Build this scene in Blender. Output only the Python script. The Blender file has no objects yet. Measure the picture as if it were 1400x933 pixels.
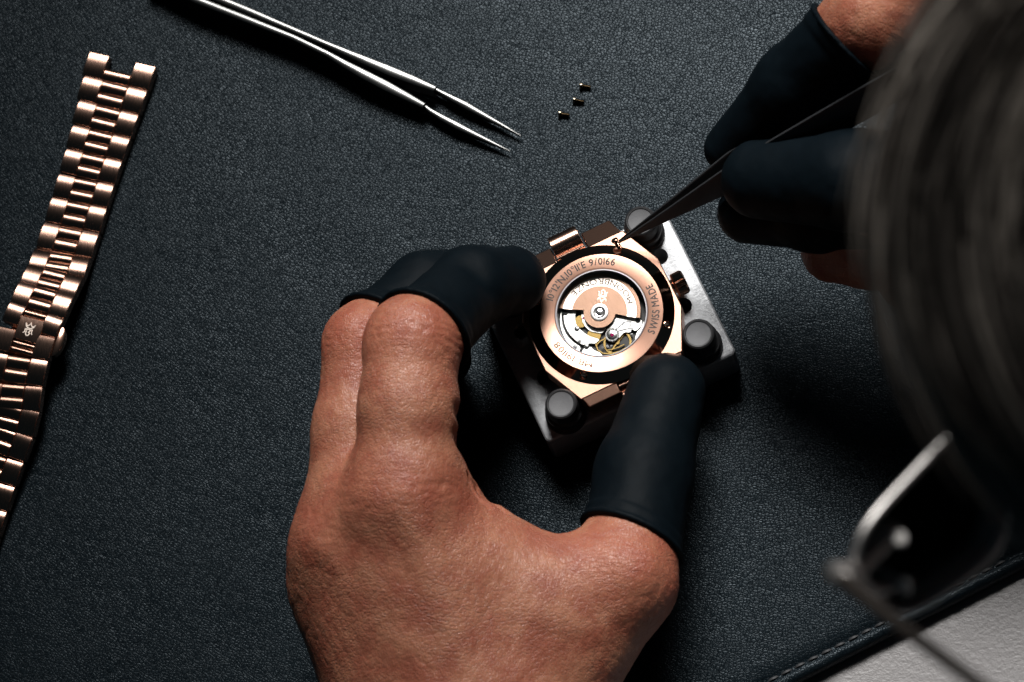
import bpy, bmesh, math, random
import numpy as np
from mathutils import Vector, Matrix
random.seed(7); rng = np.random.default_rng(7)
sc = bpy.context.scene
col = sc.collection
MM = 0.001                                    # everything below is written in millimetres

# ------------------------------------------------------------------ camera
CAM_D, CAM_F, TILT, AZ = 950.0, 4750.0, math.radians(20), math.radians(25.5)
sa, ca = math.sin(AZ), math.cos(AZ)
FWD = np.array([-sa, ca, 0.0]); RGT = np.array([ca, sa, 0.0]); UPZ = np.array([0, 0, 1.0])
VIEW = FWD*math.sin(TILT) - UPZ*math.cos(TILT)
PUP = FWD*math.cos(TILT) + UPZ*math.sin(TILT)
XC = ca*RGT - sa*PUP; YC = sa*RGT + ca*PUP
CAM = -VIEW*CAM_D
def P(px, py, z):
    """point of the place at height z (mm above the mat) seen at photo pixel (px, py)"""
    r = VIEW*CAM_F + XC*(px-700) + YC*(466.5-py)
    return CAM + r*((z-CAM[2])/r[2])
cam = bpy.data.cameras.new('camera'); camo = bpy.data.objects.new('camera', cam); col.objects.link(camo)
M = Matrix(((XC[0], YC[0], -VIEW[0], CAM[0]*MM), (XC[1], YC[1], -VIEW[1], CAM[1]*MM),
            (XC[2], YC[2], -VIEW[2], CAM[2]*MM), (0, 0, 0, 1)))
camo.matrix_world = M
cam.sensor_width = 36; cam.lens = 36*CAM_F/1400
cam.clip_start = 0.01; cam.clip_end = 20
cam.dof.use_dof = True; cam.dof.focus_distance = (CAM_D-24)*MM; cam.dof.aperture_fstop = 19
sc.camera = camo
# ------------------------------------------------------------------ world and lamps
wd = bpy.data.worlds.new('World'); sc.world = wd; wd.use_nodes = True
bg = wd.node_tree.nodes['Background']; bg.inputs[0].default_value = (0.38, 0.74, 1.0, 1); bg.inputs[1].default_value = 0.012
def area(name, loc, target, sx, sy, power, color, spread=180):
    l = bpy.data.lights.new(name, 'AREA'); l.shape = 'RECTANGLE'; l.size = sx*MM; l.size_y = sy*MM
    l.energy = power; l.color = color; l.spread = math.radians(spread)
    o = bpy.data.objects.new(name, l); col.objects.link(o)
    loc = np.array(loc, float); target = np.array(target, float)
    o.location = Vector(loc*MM); o.rotation_euler = Vector(target-loc).to_track_quat('-Z', 'Y').to_euler()
    return o
area('key_softbox', (120, 670, 810), (120, 100, 90), 500, 400, 1.42, (1.0, 0.985, 0.965), 31)
area('added_hair_light', (60, 250, 700), (135, -110, 385), 150, 120, 0.18, (1.0, 0.97, 0.93), 52)  # added lamp, no real source: brightens hair and spectacles the key misses
sc.view_settings.view_transform = 'Standard'; sc.view_settings.look = 'None'
sc.view_settings.exposure = 0.0; sc.view_settings.gamma = 1.0; sc.view_settings.use_curve_mapping = False
sc.cycles.use_denoising = True
sc.cycles.max_bounces = 8; sc.cycles.transparent_max_bounces = 12; sc.cycles.sample_clamp_indirect = 4
sc.cycles.caustics_reflective = False; sc.cycles.caustics_refractive = False

# ------------------------------------------------------------------ mesh helpers
def empty(name, loc=(0, 0, 0), rz=0.0, label=None, cat=None, group=None):
    o = bpy.data.objects.new(name, None); col.objects.link(o); o.empty_display_size = 0.005
    o.location = Vector(np.array(loc, float)*MM); o.rotation_euler = (0, 0, rz)
    return tag(o, label, cat, group)
def tag(o, label=None, cat=None, group=None, kind=None):
    if label: o['label'] = label
    if cat: o['category'] = cat
    if group: o['group'] = group
    if kind: o['kind'] = kind
    return o
def mk(name, vf, mat, parent=None, smooth=35, bevel=0, seg=2):
    v, f = vf
    me = bpy.data.meshes.new(name)
    v = np.asarray(v, float)*MM
    me.from_pydata(v.tolist(), [], f if isinstance(f, list) else f.tolist()); me.update()
    if mat: me.materials.append(mat)
    if smooth:
        me.polygons.foreach_set('use_smooth', [True]*len(me.polygons))
        if smooth < 180: me.set_sharp_from_angle(angle=math.radians(smooth))
    o = bpy.data.objects.new(name, me); col.objects.link(o)
    if parent: o.parent = parent
    if bevel:
        b = o.modifiers.new('bevel', 'BEVEL'); b.width = bevel*MM; b.segments = seg
        b.limit_method = 'ANGLE'; b.angle_limit = math.radians(30); b.harden_normals = False
    return o
def merge(*parts):
    V, Fc, n = [], [], 0
    for v, f in parts:
        V.extend([tuple(x) for x in v]); Fc.extend([[i+n for i in q] for q in f]); n += len(v)
    return V, Fc
def prism(outline, z0, z1):
    n = len(outline)
    a = sum(outline[i][0]*outline[(i+1) % n][1]-outline[(i+1) % n][0]*outline[i][1] for i in range(n))
    if a < 0: outline = outline[::-1]
    v = [(x, y, z0) for x, y in outline]+[(x, y, z1) for x, y in outline]
    f = [list(range(n-1, -1, -1)), list(range(n, 2*n))]+[[i, (i+1) % n, n+(i+1) % n, n+i] for i in range(n)]
    return v, f
def box(x0, x1, y0, y1, z0, z1): return prism([(x0, y0), (x1, y0), (x1, y1), (x0, y1)], z0, z1)
def hexa(b, t):
    """box from four bottom and four top corners (counter-clockwise from above)"""
    v = list(b)+list(t)
    return v, [[3, 2, 1, 0], [4, 5, 6, 7]]+[[i, (i+1) % 4, 4+(i+1) % 4, 4+i] for i in range(4)]
def lathe(prof, n=64, c=(0, 0), a0=0, a1=2*math.pi, closed=True):
    V, Fc = [], []
    full = abs(a1-a0-2*math.pi) < 1e-6
    m = n if full else n+1
    for i in range(m):
        a = a0+(a1-a0)*i/n
        for r, z in prof: V.append((c[0]+r*math.cos(a), c[1]+r*math.sin(a), z))
    k = len(prof)
    for i in range(n):
        j = (i+1) % m
        for q in range(k-1): Fc.append([i*k+q, j*k+q, j*k+q+1, i*k+q+1])
    return V, Fc
def disc(r, z0, z1, n=32, c=(0, 0)):
    return prism([(c[0]+r*math.cos(2*math.pi*i/n), c[1]+r*math.sin(2*math.pi*i/n)) for i in range(n)], z0, z1)
def ring(r0, r1, z0, z1, n=48, c=(0, 0), a0=0, a1=2*math.pi):
    if abs(a1-a0-2*math.pi) < 1e-6:
        return lathe([(r0, z1), (r0, z0), (r1, z0), (r1, z1), (r0, z1)], n, c)
    o = [(c[0]+r1*math.cos(a0+(a1-a0)*i/n), c[1]+r1*math.sin(a0+(a1-a0)*i/n)) for i in range(n+1)]
    o += [(c[0]+r0*math.cos(a1-(a1-a0)*i/n), c[1]+r0*math.sin(a1-(a1-a0)*i/n)) for i in range(n+1)]
    return prism(o, z0, z1)
def frame_from(d, up=(0, 0, 1)):
    d = np.array(d, float); d /= np.linalg.norm(d); u = np.array(up, float)
    if abs(d@u) > 0.97: u = np.array([1.0, 0, 0])
    s = np.cross(d, u); s /= np.linalg.norm(s)
    return d, s, np.cross(s, d)
def tube(pts, rad, n=10, cap=True, up=(0, 0, 1)):
    pts = [np.array(p, float) for p in pts]; V, Fc = [], []
    for i, p in enumerate(pts):
        d = pts[min(i+1, len(pts)-1)]-pts[max(i-1, 0)]
        _, s, w = frame_from(d, up); r = rad[i] if hasattr(rad, '__len__') else rad
        for k in range(n):
            a = 2*math.pi*k/n; V.append(tuple(p+r*(math.cos(a)*s+math.sin(a)*w)))
    for i in range(len(pts)-1):
        for k in range(n):
            Fc.append([i*n+k, i*n+(k+1) % n, (i+1)*n+(k+1) % n, (i+1)*n+k])
    if cap: Fc += [list(range(n-1, -1, -1)), list(range((len(pts)-1)*n, len(pts)*n))]
    return V, Fc
def loft(secs):
    """closed solid through equal-length cross sections"""
    n = len(secs[0]); V = [tuple(p) for s in secs for p in s]; Fc = []
    for i in range(len(secs)-1):
        for k in range(n): Fc.append([i*n+k, i*n+(k+1) % n, (i+1)*n+(k+1) % n, (i+1)*n+k])
    Fc += [list(range(n-1, -1, -1)), list(range((len(secs)-1)*n, len(secs)*n))]
    return V, Fc
def ribbon(pts, w, z0, z1):
    """flat stroke along a 2-D polyline, a solid of small height"""
    pts = [np.array(p, float) for p in pts]; L, R = [], []
    for i, p in enumerate(pts):
        d = pts[min(i+1, len(pts)-1)]-pts[max(i-1, 0)]; d /= np.linalg.norm(d)+1e-9
        nrm = np.array([-d[1], d[0]]); L.append(p+nrm*w/2); R.append(p-nrm*w/2)
    parts = []
    for i in range(len(pts)-1):
        parts.append(prism([tuple(L[i]), tuple(R[i]), tuple(R[i+1]), tuple(L[i+1])], z0, z1))
    return merge(*parts)
def xf(vf, Mx):
    v, f = vf
    v = np.c_[np.asarray(v, float), np.ones(len(v))] @ np.asarray(Mx).T
    return v[:, :3].tolist(), f
def rot2(vf, a, c=(0, 0), dz=0):
    v, f = vf; C, S = math.cos(a), math.sin(a)
    return [(c[0]+x*C-y*S, c[1]+x*S+y*C, z+dz) for x, y, z in v], f

# ------------------------------------------------------------------ materials
def mat(name, base=(0.5, 0.5, 0.5), rough=0.5, metal=0.0, spec=0.5, **kw):
    m = bpy.data.materials.new(name); m.use_nodes = True; nt = m.node_tree
    b = nt.nodes['Principled BSDF']
    b.inputs['Base Color'].default_value = (*base, 1); b.inputs['Roughness'].default_value = rough
    b.inputs['Metallic'].default_value = metal; b.inputs['Specular IOR Level'].default_value = spec
    for k, v in kw.items(): b.inputs[k].default_value = v
    return m
class N:
    """tiny node builder"""
    def __init__(s, m): s.m = m; s.nt = m.node_tree; s.b = s.nt.nodes['Principled BSDF']
    def n(s, t, **kw):
        x = s.nt.nodes.new(t)
        for k, v in kw.items():
            if hasattr(x, k) and k not in x.inputs: setattr(x, k, v)
            else: x.inputs[k].default_value = v
        return x
    def l(s, a, b): s.nt.links.new(a, b)
    def math(s, op, a, b=None, c=None):
        x = s.n('ShaderNodeMath'); x.operation = op
        for i, q in enumerate((a, b, c)):
            if q is None: continue
            if isinstance(q, (int, float)): x.inputs[i].default_value = q
            else: s.l(q, x.inputs[i])
        return x.outputs[0]
    def ramp(s, src, stops):
        r = s.n('ShaderNodeValToRGB'); e = r.color_ramp.elements
        while len(e) < len(stops): e.new(0.5)
        for i, (p, c) in enumerate(stops):
            e[i].position = p; e[i].color = (c, c, c, 1) if isinstance(c, (int, float)) else (*c, 1)
        s.l(src, r.inputs[0]); return r.outputs[0]
    def coord(s, kind='Object', scale=(1, 1, 1)):
        t = s.n('ShaderNodeTexCoord'); mp = s.n('ShaderNodeMapping'); mp.inputs['Scale'].default_value = scale
        s.l(t.outputs[kind], mp.inputs[0]); return mp.outputs[0]
    def noise(s, vec, scale, detail=3, rough=0.5, dist=0.0):
        x = s.n('ShaderNodeTexNoise', Scale=scale, Detail=detail, Roughness=rough, Distortion=dist); s.l(vec, x.inputs['Vector']); return x.outputs['Fac']
    def vor(s, vec, scale, feature='DISTANCE_TO_EDGE', rnd=1.0):
        x = s.n('ShaderNodeTexVoronoi'); x.feature = feature; x.inputs['Scale'].default_value = scale; x.inputs['Randomness'].default_value = rnd
        s.l(vec, x.inputs['Vector']); return x.outputs['Distance']
    def bump(s, h, dist, strength=1.0, normal=None):
        x = s.n('ShaderNodeBump', Strength=strength, Distance=dist); s.l(h, x.inputs['Height'])
        if normal: s.l(normal, x.inputs['Normal'])
        return x.outputs[0]
    def mixc(s, fac, a, b):
        x = s.n('ShaderNodeMix'); x.data_type = 'RGBA'
        if isinstance(fac, (int, float)): x.inputs[0].default_value = fac
        else: s.l(fac, x.inputs[0])
        for q, i in ((a, 6), (b, 7)):
            if isinstance(q, tuple): x.inputs[i].default_value = (*q, 1)
            else: s.l(q, x.inputs[i])
        return x.outputs[2]

def m_leather():
    m = mat('black_leather', (0.012, 0.015, 0.018), 0.4, 0, 0.24); k = N(m)
    k.b.inputs['Specular Tint'].default_value = (0.78, 0.91, 1.0, 1)
    co = k.coord(); nz = k.n('ShaderNodeTexNoise', Scale=420.0, Detail=0.0); k.l(co, nz.inputs['Vector'])
    add = k.n('ShaderNodeVectorMath'); add.operation = 'MULTIPLY_ADD'
    k.l(nz.outputs['Color'], add.inputs[0]); add.inputs[1].default_value = (0.0011,)*3; k.l(co, add.inputs[2])
    v1 = k.vor(add.outputs[0], 1260)
    g = k.ramp(v1, [(0.0, 0.0), (0.07, 0.55), (0.2, 0.9), (0.42, 1.0)])
    big = k.noise(co, 45, 3, 0.6); soft = k.noise(co, 12, 2)
    cre = k.ramp(k.math('ABSOLUTE', k.math('SUBTRACT', k.noise(co, 24, 3, 0.6), 0.5)), [(0.0, 0.0), (0.008, 0.7), (0.03, 1.0)])
    fine = k.noise(co, 2600, 1)
    tot = k.math('MULTIPLY', g, 0.000062)
    tot = k.math('MULTIPLY_ADD', fine, 0.000022, tot)
    tot = k.math('MULTIPLY_ADD', cre, 0.00004, tot)
    tot = k.math('MULTIPLY_ADD', big, 0.00028, tot)
    tot = k.math('MULTIPLY_ADD', soft, 0.0014, tot)
    k.l(k.bump(tot, 1.0, 1.0), k.b.inputs['Normal'])
    scuff = k.ramp(k.noise(k.coord('Object', (1, 0.25, 1)), 160, 4, 0.7), [(0.55, 0.0), (0.75, 1.0)])
    k.l(k.math('ADD', k.ramp(big, [(0.3, 0.31), (0.7, 0.38)]), k.math('MULTIPLY', scuff, 0.05)), k.b.inputs['Roughness'])
    k.l(k.ramp(g, [(0.0, 0.035), (0.5, 0.14), (1.0, 0.21)]), k.b.inputs['Specular IOR Level'])
    k.l(k.mixc(g, (0.0020, 0.0036, 0.0050), (0.0050, 0.0086, 0.0112)), k.b.inputs['Base Color'])
    return m
LEATHER = m_leather()
def m_table():
    m = mat('pale_laminate', (0.20, 0.19, 0.188), 0.45); k = N(m); co = k.coord()
    k.l(k.bump(k.noise(co, 900, 3, 0.6), 0.0004, 0.5), k.b.inputs['Normal']); return m
TABLE = m_table()
ROSE = (0.72, 0.405, 0.29)
def brushed(name, base, rough, axis=(1, 1, 1), amt=0.12, aniso=0.0, tangent=None, rot=0.0, bump=0.00002, tvec=None):
    m = mat(name, base, rough, 1.0); k = N(m); co = k.coord('Object', axis)
    s = k.noise(co, 6000, 2, 0.6)
    k.l(k.math('ADD', k.math('MULTIPLY', s, amt), rough-amt/2), k.b.inputs['Roughness'])
    k.l(k.mixc(s, tuple(c*0.86 for c in base), tuple(min(1, c*1.06) for c in base)), k.b.inputs['Base Color'])
    if bump: k.l(k.bump(s, bump, 0.5), k.b.inputs['Normal'])
    if aniso:
        k.b.inputs['Anisotropic'].default_value = aniso; k.b.inputs['Anisotropic Rotation'].default_value = rot
        if tvec is not None:
            cx = k.n('ShaderNodeCombineXYZ', X=float(tvec[0]), Y=float(tvec[1]), Z=float(tvec[2])); vt = k.n('ShaderNodeVectorTransform'); vt.convert_from = 'OBJECT'; vt.convert_to = 'WORLD'
            k.l(cx.outputs[0], vt.inputs[0]); k.l(vt.outputs[0], k.b.inputs['Tangent']); return m
        t = k.n('ShaderNodeTangent'); t.direction_type = 'RADIAL'; t.axis = tangent or 'Z'; k.l(t.outputs[0], k.b.inputs['Tangent'])
    return m
BR_CASE = brushed('rose_gold_brushed', ROSE, 0.34, (1, 0.06, 1))
BR_RING = brushed('rose_gold_circular_brushed', ROSE, 0.30, (1, 1, 1), 0.08, 0.6, 'Z', 0.25)
POL = mat('rose_gold_polished', ROSE, 0.07, 1.0)
ETCH = mat('rose_gold_etched', tuple(c*0.42 for c in ROSE), 0.5, 0.8)
ETCHL = mat('blackened_engraving', (0.028, 0.016, 0.012), 0.6)
INK = mat('rotor_lettering', (0.05, 0.026, 0.018), 0.55)
LINK = brushed('rose_gold_link', (0.60, 0.365, 0.275), 0.26, (1, 0.06, 1), 0.1, 0.85, tvec=(0.96, -0.26, 0))
LINKP = mat('rose_gold_link_polished', (0.70, 0.40, 0.29), 0.16, 1.0)
LINKR = brushed('rose_gold_centre_link', (0.58, 0.345, 0.255), 0.24, (1, 0.06, 1), 0.06, 0.85, tvec=(0.96, -0.26, 0))
ROTOR = brushed('rotor_copper_brushed', (0.35, 0.215, 0.15), 0.33, (1, 0.05, 1), 0.15)
ROTORP = mat('rotor_band_polished', (0.98, 0.84, 0.73), 0.40, 1.0)
PLATE = brushed('rhodium_plate', (0.74, 0.73, 0.70), 0.44, (1, 1, 1), 0.1)
STEEL = brushed('steel', (0.62, 0.62, 0.60), 0.22, (1, 1, 1), 0.1)
STEELD = mat('steel_dark', (0.25, 0.25, 0.26), 0.3, 1.0)
GOLD = mat('brass_wheel', (0.52, 0.35, 0.12), 0.26, 1.0)
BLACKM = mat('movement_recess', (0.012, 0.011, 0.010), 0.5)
WALL = mat('case_inner_wall', (0.02, 0.02, 0.022), 0.35)
RUBY = mat('ruby_jewel', (0.35, 0.02, 0.10), 0.1)
def m_holder():
    m = mat('anodised_holder', (0.15, 0.155, 0.165), 0.46, 0.35); k = N(m); co = k.coord()
    s = k.noise(co, 700, 4, 0.7); k.l(k.bump(s, 0.00025, 0.5), k.b.inputs['Normal'])
    k.l(k.mixc(k.ramp(k.noise(co, 260, 5, 0.7), [(0.35, 0), (0.7, 1)]), (0.27, 0.275, 0.285), (0.40, 0.405, 0.415)), k.b.inputs['Base Color'])
    return m
HOLDER = m_holder()
def m_peg(name, c, r):
    m = mat(name, c, r); k = N(m); co = k.coord()
    k.l(k.bump(k.noise(co, 900, 3, 0.6), 0.0001, 0.5), k.b.inputs['Normal'])
    k.l(k.mixc(k.noise(co, 250, 4, 0.7), tuple(x*0.75 for x in c), tuple(x*1.25 for x in c)), k.b.inputs['Base Color']); return m
PEG = m_peg('black_nylon', (0.014, 0.014, 0.015), 0.5)
N(PEG).b.inputs['Specular IOR Level'].default_value = 0.3
PEGTOP = m_peg('worn_nylon_top', (0.10, 0.10, 0.104), 0.7)
COT = m_peg('finger_cot_rubber', (0.0017, 0.0038, 0.0056), 0.6); N(COT).b.inputs['Specular IOR Level'].default_value = 0.06
def m_glass():
    m = bpy.data.materials.new('thin_glass'); m.use_nodes = True; nt = m.node_tree; nt.nodes.remove(nt.nodes['Principled BSDF'])
    o = nt.nodes['Material Output']; t = nt.nodes.new('ShaderNodeBsdfTransparent'); g = nt.nodes.new('ShaderNodeBsdfGlossy')
    g.inputs['Roughness'].default_value = 0.03; f = nt.nodes.new('ShaderNodeFresnel'); f.inputs[0].default_value = 1.35
    mx = nt.nodes.new('ShaderNodeMixShader'); nt.links.new(f.outputs[0], mx.inputs[0]); nt.links.new(t.outputs[0], mx.inputs[1])
    nt.links.new(g.outputs[0], mx.inputs[2]); nt.links.new(mx.outputs[0], o.inputs[0]); return m
GLASS = m_glass()
LENS = m_glass(); LENS.name = 'tinted_lens'
LENS.node_tree.nodes['Transparent BSDF'].inputs[0].default_value = (0.84, 0.88, 0.90, 1)
CRYSEDGE = mat('crystal_edge', (0.42, 0.40, 0.42), 0.25)
TWEEZ = brushed('tweezer_steel', (0.18, 0.18, 0.175), 0.32, (1, 1, 1), 0.12)
BLKST = brushed('black_coated_steel', (0.05, 0.053, 0.057), 0.42, (1, 1, 1), 0.1); N(BLKST).b.inputs['Metallic'].default_value = 0.6
SCREW = mat('dark_screw', (0.11, 0.09, 0.065), 0.14, 1.0)
SPECT = mat('spectacle_metal', (0.88, 0.85, 0.83), 0.42, 1.0)
STITCH = mat('black_thread', (0.02, 0.021, 0.023), 0.6)

# ------------------------------------------------------------------ setting: table and leather mat
EA, EB = P(1098, 928, 0), P(1214, 869, 0)
mx_ = EB-EA; mx_ /= np.linalg.norm(mx_); my_ = np.array([-mx_[1], mx_[0], 0.0])
def mw(a, b, z): q = EA+mx_*a+my_*b; return (q[0], q[1], z)
tt = mk('table', hexa([mw(-900, -330, -50), mw(330, -330, -50), mw(330, 900, -50), mw(-900, 900, -50)],
                      [mw(-900, -330, -5), mw(330, -330, -5), mw(330, 900, -5), mw(-900, 900, -5)]), TABLE, bevel=2)
tag(tt, kind='structure')
MAT_ = empty('leather_mat', mw(0, 0, -5), 0, 'large black grained leather work mat with a stitched edge', 'mat')
OFF = np.array(mw(0, 0, -5))
def mm_(a, b, z): return tuple(np.array(mw(a, b, z))-OFF)
def mat_section():
    prof = [(0.3, -5), (0.0, -4), (0.0, -1.9), (0.5, -0.8), (1.5, -0.1), (2.6, -0.15), (3.3, -0.75), (3.9, -0.95), (4.6, -0.55), (6, -0.15), (9, 0.0)]
    L0, L1, n = -620, 260, 440; V = []; Fc = []
    for i in range(n+1):
        a = L0+(L1-L0)*i/n
        for j, (b, z) in enumerate(prof):
            w = 0.12*math.sin(a*1.6)+0.10*math.sin(a*0.61+1)
            V.append(mm_(a, b+(w if 2 < j < 9 else 0), z+(0.16*math.sin(a*1.6) if j in (4, 5, 8) else 0)))
    k = len(prof)
    for i in range(n):
        for j in range(k-1): Fc.append([i*k+j, (i+1)*k+j, (i+1)*k+j+1, i*k+j+1])
    b0 = len(V); V += [mm_(L0, 620, 0), mm_(L1, 620, 0), mm_(L0, 620, -5), mm_(L1, 620, -5)]
    Fc.append([i*k+k-1 for i in range(n+1)]+[b0+1, b0]); Fc.append([b0, b0+1, b0+3, b0+2])
    Fc.append([n*k+j for j in range(k)][::-1]+[b0+3, b0+1][::1]); Fc.append([j for j in range(k)]+[b0, b0+2])
    return V, Fc
mk('leather_surface', mat_section(), LEATHER, MAT_, 50)
st0 = None
for i in range(-32, 16):
    a = i*3.93+0.9
    if st0 is None:
        pts = [(t*1.45, 0, 0.42-0.9*t*t*0.55) for t in (-1, -0.6, 0, 0.6, 1)]
        st0 = mk('stitch', tube(pts, [0.25, 0.42, 0.48, 0.42, 0.25], 6), STITCH, MAT_); so = st0
    else:
        so = st0.copy(); col.objects.link(so)
    so.location = Vector(np.array(mm_(a, 3.75, -0.95))*MM); so.rotation_euler = (0, 0, math.atan2(mx_[1], mx_[0])+random.uniform(-.05, .05))

# ------------------------------------------------------------------ case holder
W = P(822, 428, 26.3)
HB = (W[0], W[1], 0.0)
def toloc(px, py, z, base=15.0):
    q = P(px, py, z)-W; return (q[0]*ca+q[1]*sa, -q[0]*sa+q[1]*ca)
holder = empty('case_holder', HB, AZ, 'grey rectangular watch case holder block with black pegs under the watch', 'case holder')
def rounded(x0, x1, y0, y1, r, n=5):
    o = []
    for cx, cy, a0 in ((x1-r, y0+r, -90), (x1-r, y1-r, 0), (x0+r, y1-r, 90), (x0+r, y0+r, 180)):
        for i in range(n+1):
            a = math.radians(a0+90*i/n); o.append((cx+r*math.cos(a), cy+r*math.sin(a)))
    return o
def block():
    blk = mk('block', prism(rounded(-27.9, 28.1, -22.6, 23.3, 1.6), 0, 15), HOLDER, holder, 30)
    bm = bmesh.new(); bm.from_mesh(blk.data)
    ed = [e for e in bm.edges if abs(e.verts[0].co.z-e.verts[1].co.z) < 1e-6 and e.verts[0].co.z > 0.01]
    bmesh.ops.bevel(bm, geom=ed, offset=1.0*MM, segments=3, affect='EDGES', profile=0.5); bm.to_mesh(blk.data); bm.free()
    cut = merge(*[disc(2.3, 5, 22, 28, c) for c in ((21.1, 11.4), (20.9, -4.2), (-20.7, -5.5), (-20.9, 9.0), (6, -19.6), (-8, 19.8), (8, 19.9))])
    co_ = mk('cutter', cut, HOLDER, None); co_.parent = holder
    bo = blk.modifiers.new('b', 'BOOLEAN'); bo.object = co_; bo.solver = 'EXACT'
    bpy.context.view_layer.update()
    dg = bpy.context.evaluated_depsgraph_get(); me = bpy.data.meshes.new_from_object(blk.evaluated_get(dg))
    blk.modifiers.clear(); blk.data = me; me.polygons.foreach_set('use_smooth', [True]*len(me.polygons)); me.set_sharp_from_angle(angle=math.radians(28))
    bpy.data.objects.remove(co_)
block()
pegprof = [(0, 15.01), (5.3, 15.01), (5.5, 15.4), (5.5, 16.6), (5.1, 17.0), (4.75, 17.2), (4.75, 18.5), (5.05, 18.8), (5.05, 20.4), (4.75, 20.8), (4.4, 21.1), (4.35, 25.0), (4.15, 25.7), (3.7, 26.0), (3.45, 25.95), (3.3, 25.8)]
pg0 = None
for (u, v) in ((20.2, 19.0), (20.6, -16.8), (-20.0, -17.9), (-20.0, 18.8)):
    if pg0 is None:
        pg = pg0 = mk('peg', lathe(pegprof, 40), PEG, holder, 30); tp = tp0 = mk('peg_cap', lathe([(3.32, 25.8), (3.2, 25.72), (0, 25.75)], 40), PEGTOP, pg)
    else:
        pg = pg0.copy(); col.objects.link(pg); tp = tp0.copy(); col.objects.link(tp); tp.parent = pg
    pg.location = Vector((u*MM, v*MM, 0))

# ------------------------------------------------------------------ watch (lies dial down on the holder)
watch = empty('wrist_watch', (W[0], W[1], 15.05), AZ, 'rose gold wrist watch lying face down, its glass case back showing the movement', 'watch')
ZF, ZR = 10.0, 11.3
octo = [(20, -7.5), (20, 7.5), (14.8, 19), (-14.8, 19), (-20, 7.5), (-20, -7.5), (-14.8, -19), (14.8, -19)]
def octr(t):
    best = 1e9
    for i in range(8):
        (x0, y0), (x1, y1) = octo[i], octo[(i+1) % 8]
        nx, ny = y1-y0, x0-x1; dd = nx*math.cos(t)+ny*math.sin(t)
        if dd > 1e-9: best = min(best, (nx*x0+ny*y0)/dd)
    return best
ANG = sorted(set([2*math.pi*i/120 for i in range(120)]+[math.atan2(y, x) % (2*math.pi) for x, y in octo]))
def case_mesh():
    V, Fc, n = [], [], len(ANG)
    for s, z in ((0.93, 1.0), (0.985, 2.0), (1.0, 3.2), (1.0, ZF-0.3), (0.988, ZF)):
        V += [(octr(t)*s*math.cos(t), octr(t)*s*math.sin(t), z) for t in ANG]
    for r, z in ((18.9, ZF), (18.4, ZF-0.5), (18.4, 5.0)):
        V += [(r*math.cos(t), r*math.sin(t), z) for t in ANG]
    for k in range(7):
        for i in range(n): Fc.append([k*n+i, k*n+(i+1) % n, (k+1)*n+(i+1) % n, (k+1)*n+i])
    Fc.append(list(range(n-1, -1, -1)))
    return V, Fc
mk('case_body', case_mesh(), BR_CASE, watch, 15)
for su in (1, -1):
    for sv in (1, -1):
        ve, ze, ue = (24.3, 7.6, 12.9) if sv > 0 else (21.7, 9.1, 13.6)
        b = [(14.5, 18.7, 3), (ue, ve, 2.2), (4.5, ve, 2.2), (4.5, 18.7, 3)]
        t = [(14.5, 18.7, 9.75), (ue, ve, ze), (4.5, ve, ze), (4.5, 18.7, 9.75)]
        fx = lambda q: (q[0]*su, q[1]*sv, q[2])
        B_, T_ = [fx(q) for q in b], [fx(q) for q in t]
        if su*sv < 0: B_, T_ = B_[::-1], T_[::-1]
        mk('lug', hexa(B_, T_), BR_CASE if sv < 0 else LINKP, watch, 30, bevel=0.3, seg=3)
def conv_link(u0, u1, v0, v1, ztop, sag, th, n=9):
    secs = []
    for u in (u0, u1):
        top = [(u, v0+(v1-v0)*i/(n-1), ztop-sag*((2*i/(n-1)-1)**2)) for i in range(n)]
        secs.append(top+[(u, v1, ztop-sag-th), (u, v0, ztop-sag-th)])
    return loft(secs)
for sv in (1, -1):
    v0, v1 = (20.9, 26.8) if sv > 0 else (-25.5, -20.9)
    tl = mk('end_link', conv_link(-4.2, 3.9, v0, v1, 9.6, 1.1, 4.2), LINK, watch, 30, bevel=0.15)
    mk('link_bar', conv_link(-4.2, 3.9, (19.3 if sv > 0 else -20.7), (20.7 if sv > 0 else -19.3), 9.4, 0.35, 3), LINKP, watch, 30)
bez = mk('bezel', lathe([(19.45, ZF-0.02), (19.45, ZF+0.12), (19.25, ZF+0.2), (16.75, ZR-0.12), (16.55, ZR)], 160), POL, watch, 30)
rg = mk('case_back_ring', lathe([(16.55, ZR-0.01), (16.45, ZR+0.08), (12.75, ZR+0.08), (12.45, ZR-0.02), (12.3, ZR-0.35), (11.9, ZR-0.5)], 160), BR_RING, watch, 30)
mk('crystal_rim', lathe([(12.34, ZR-0.2), (12.25, ZR+0.0), (11.95, ZR+0.02), (11.85, ZR-0.4)], 128), CRYSEDGE, watch, 40)
mk('crystal', disc(11.95, ZR-0.55, ZR-0.02, 96), GLASS, watch, 30)
mk('inner_wall', lathe([(11.9, ZR-0.5), (11.75, 6.6)], 96), WALL, watch, 30)
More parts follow.
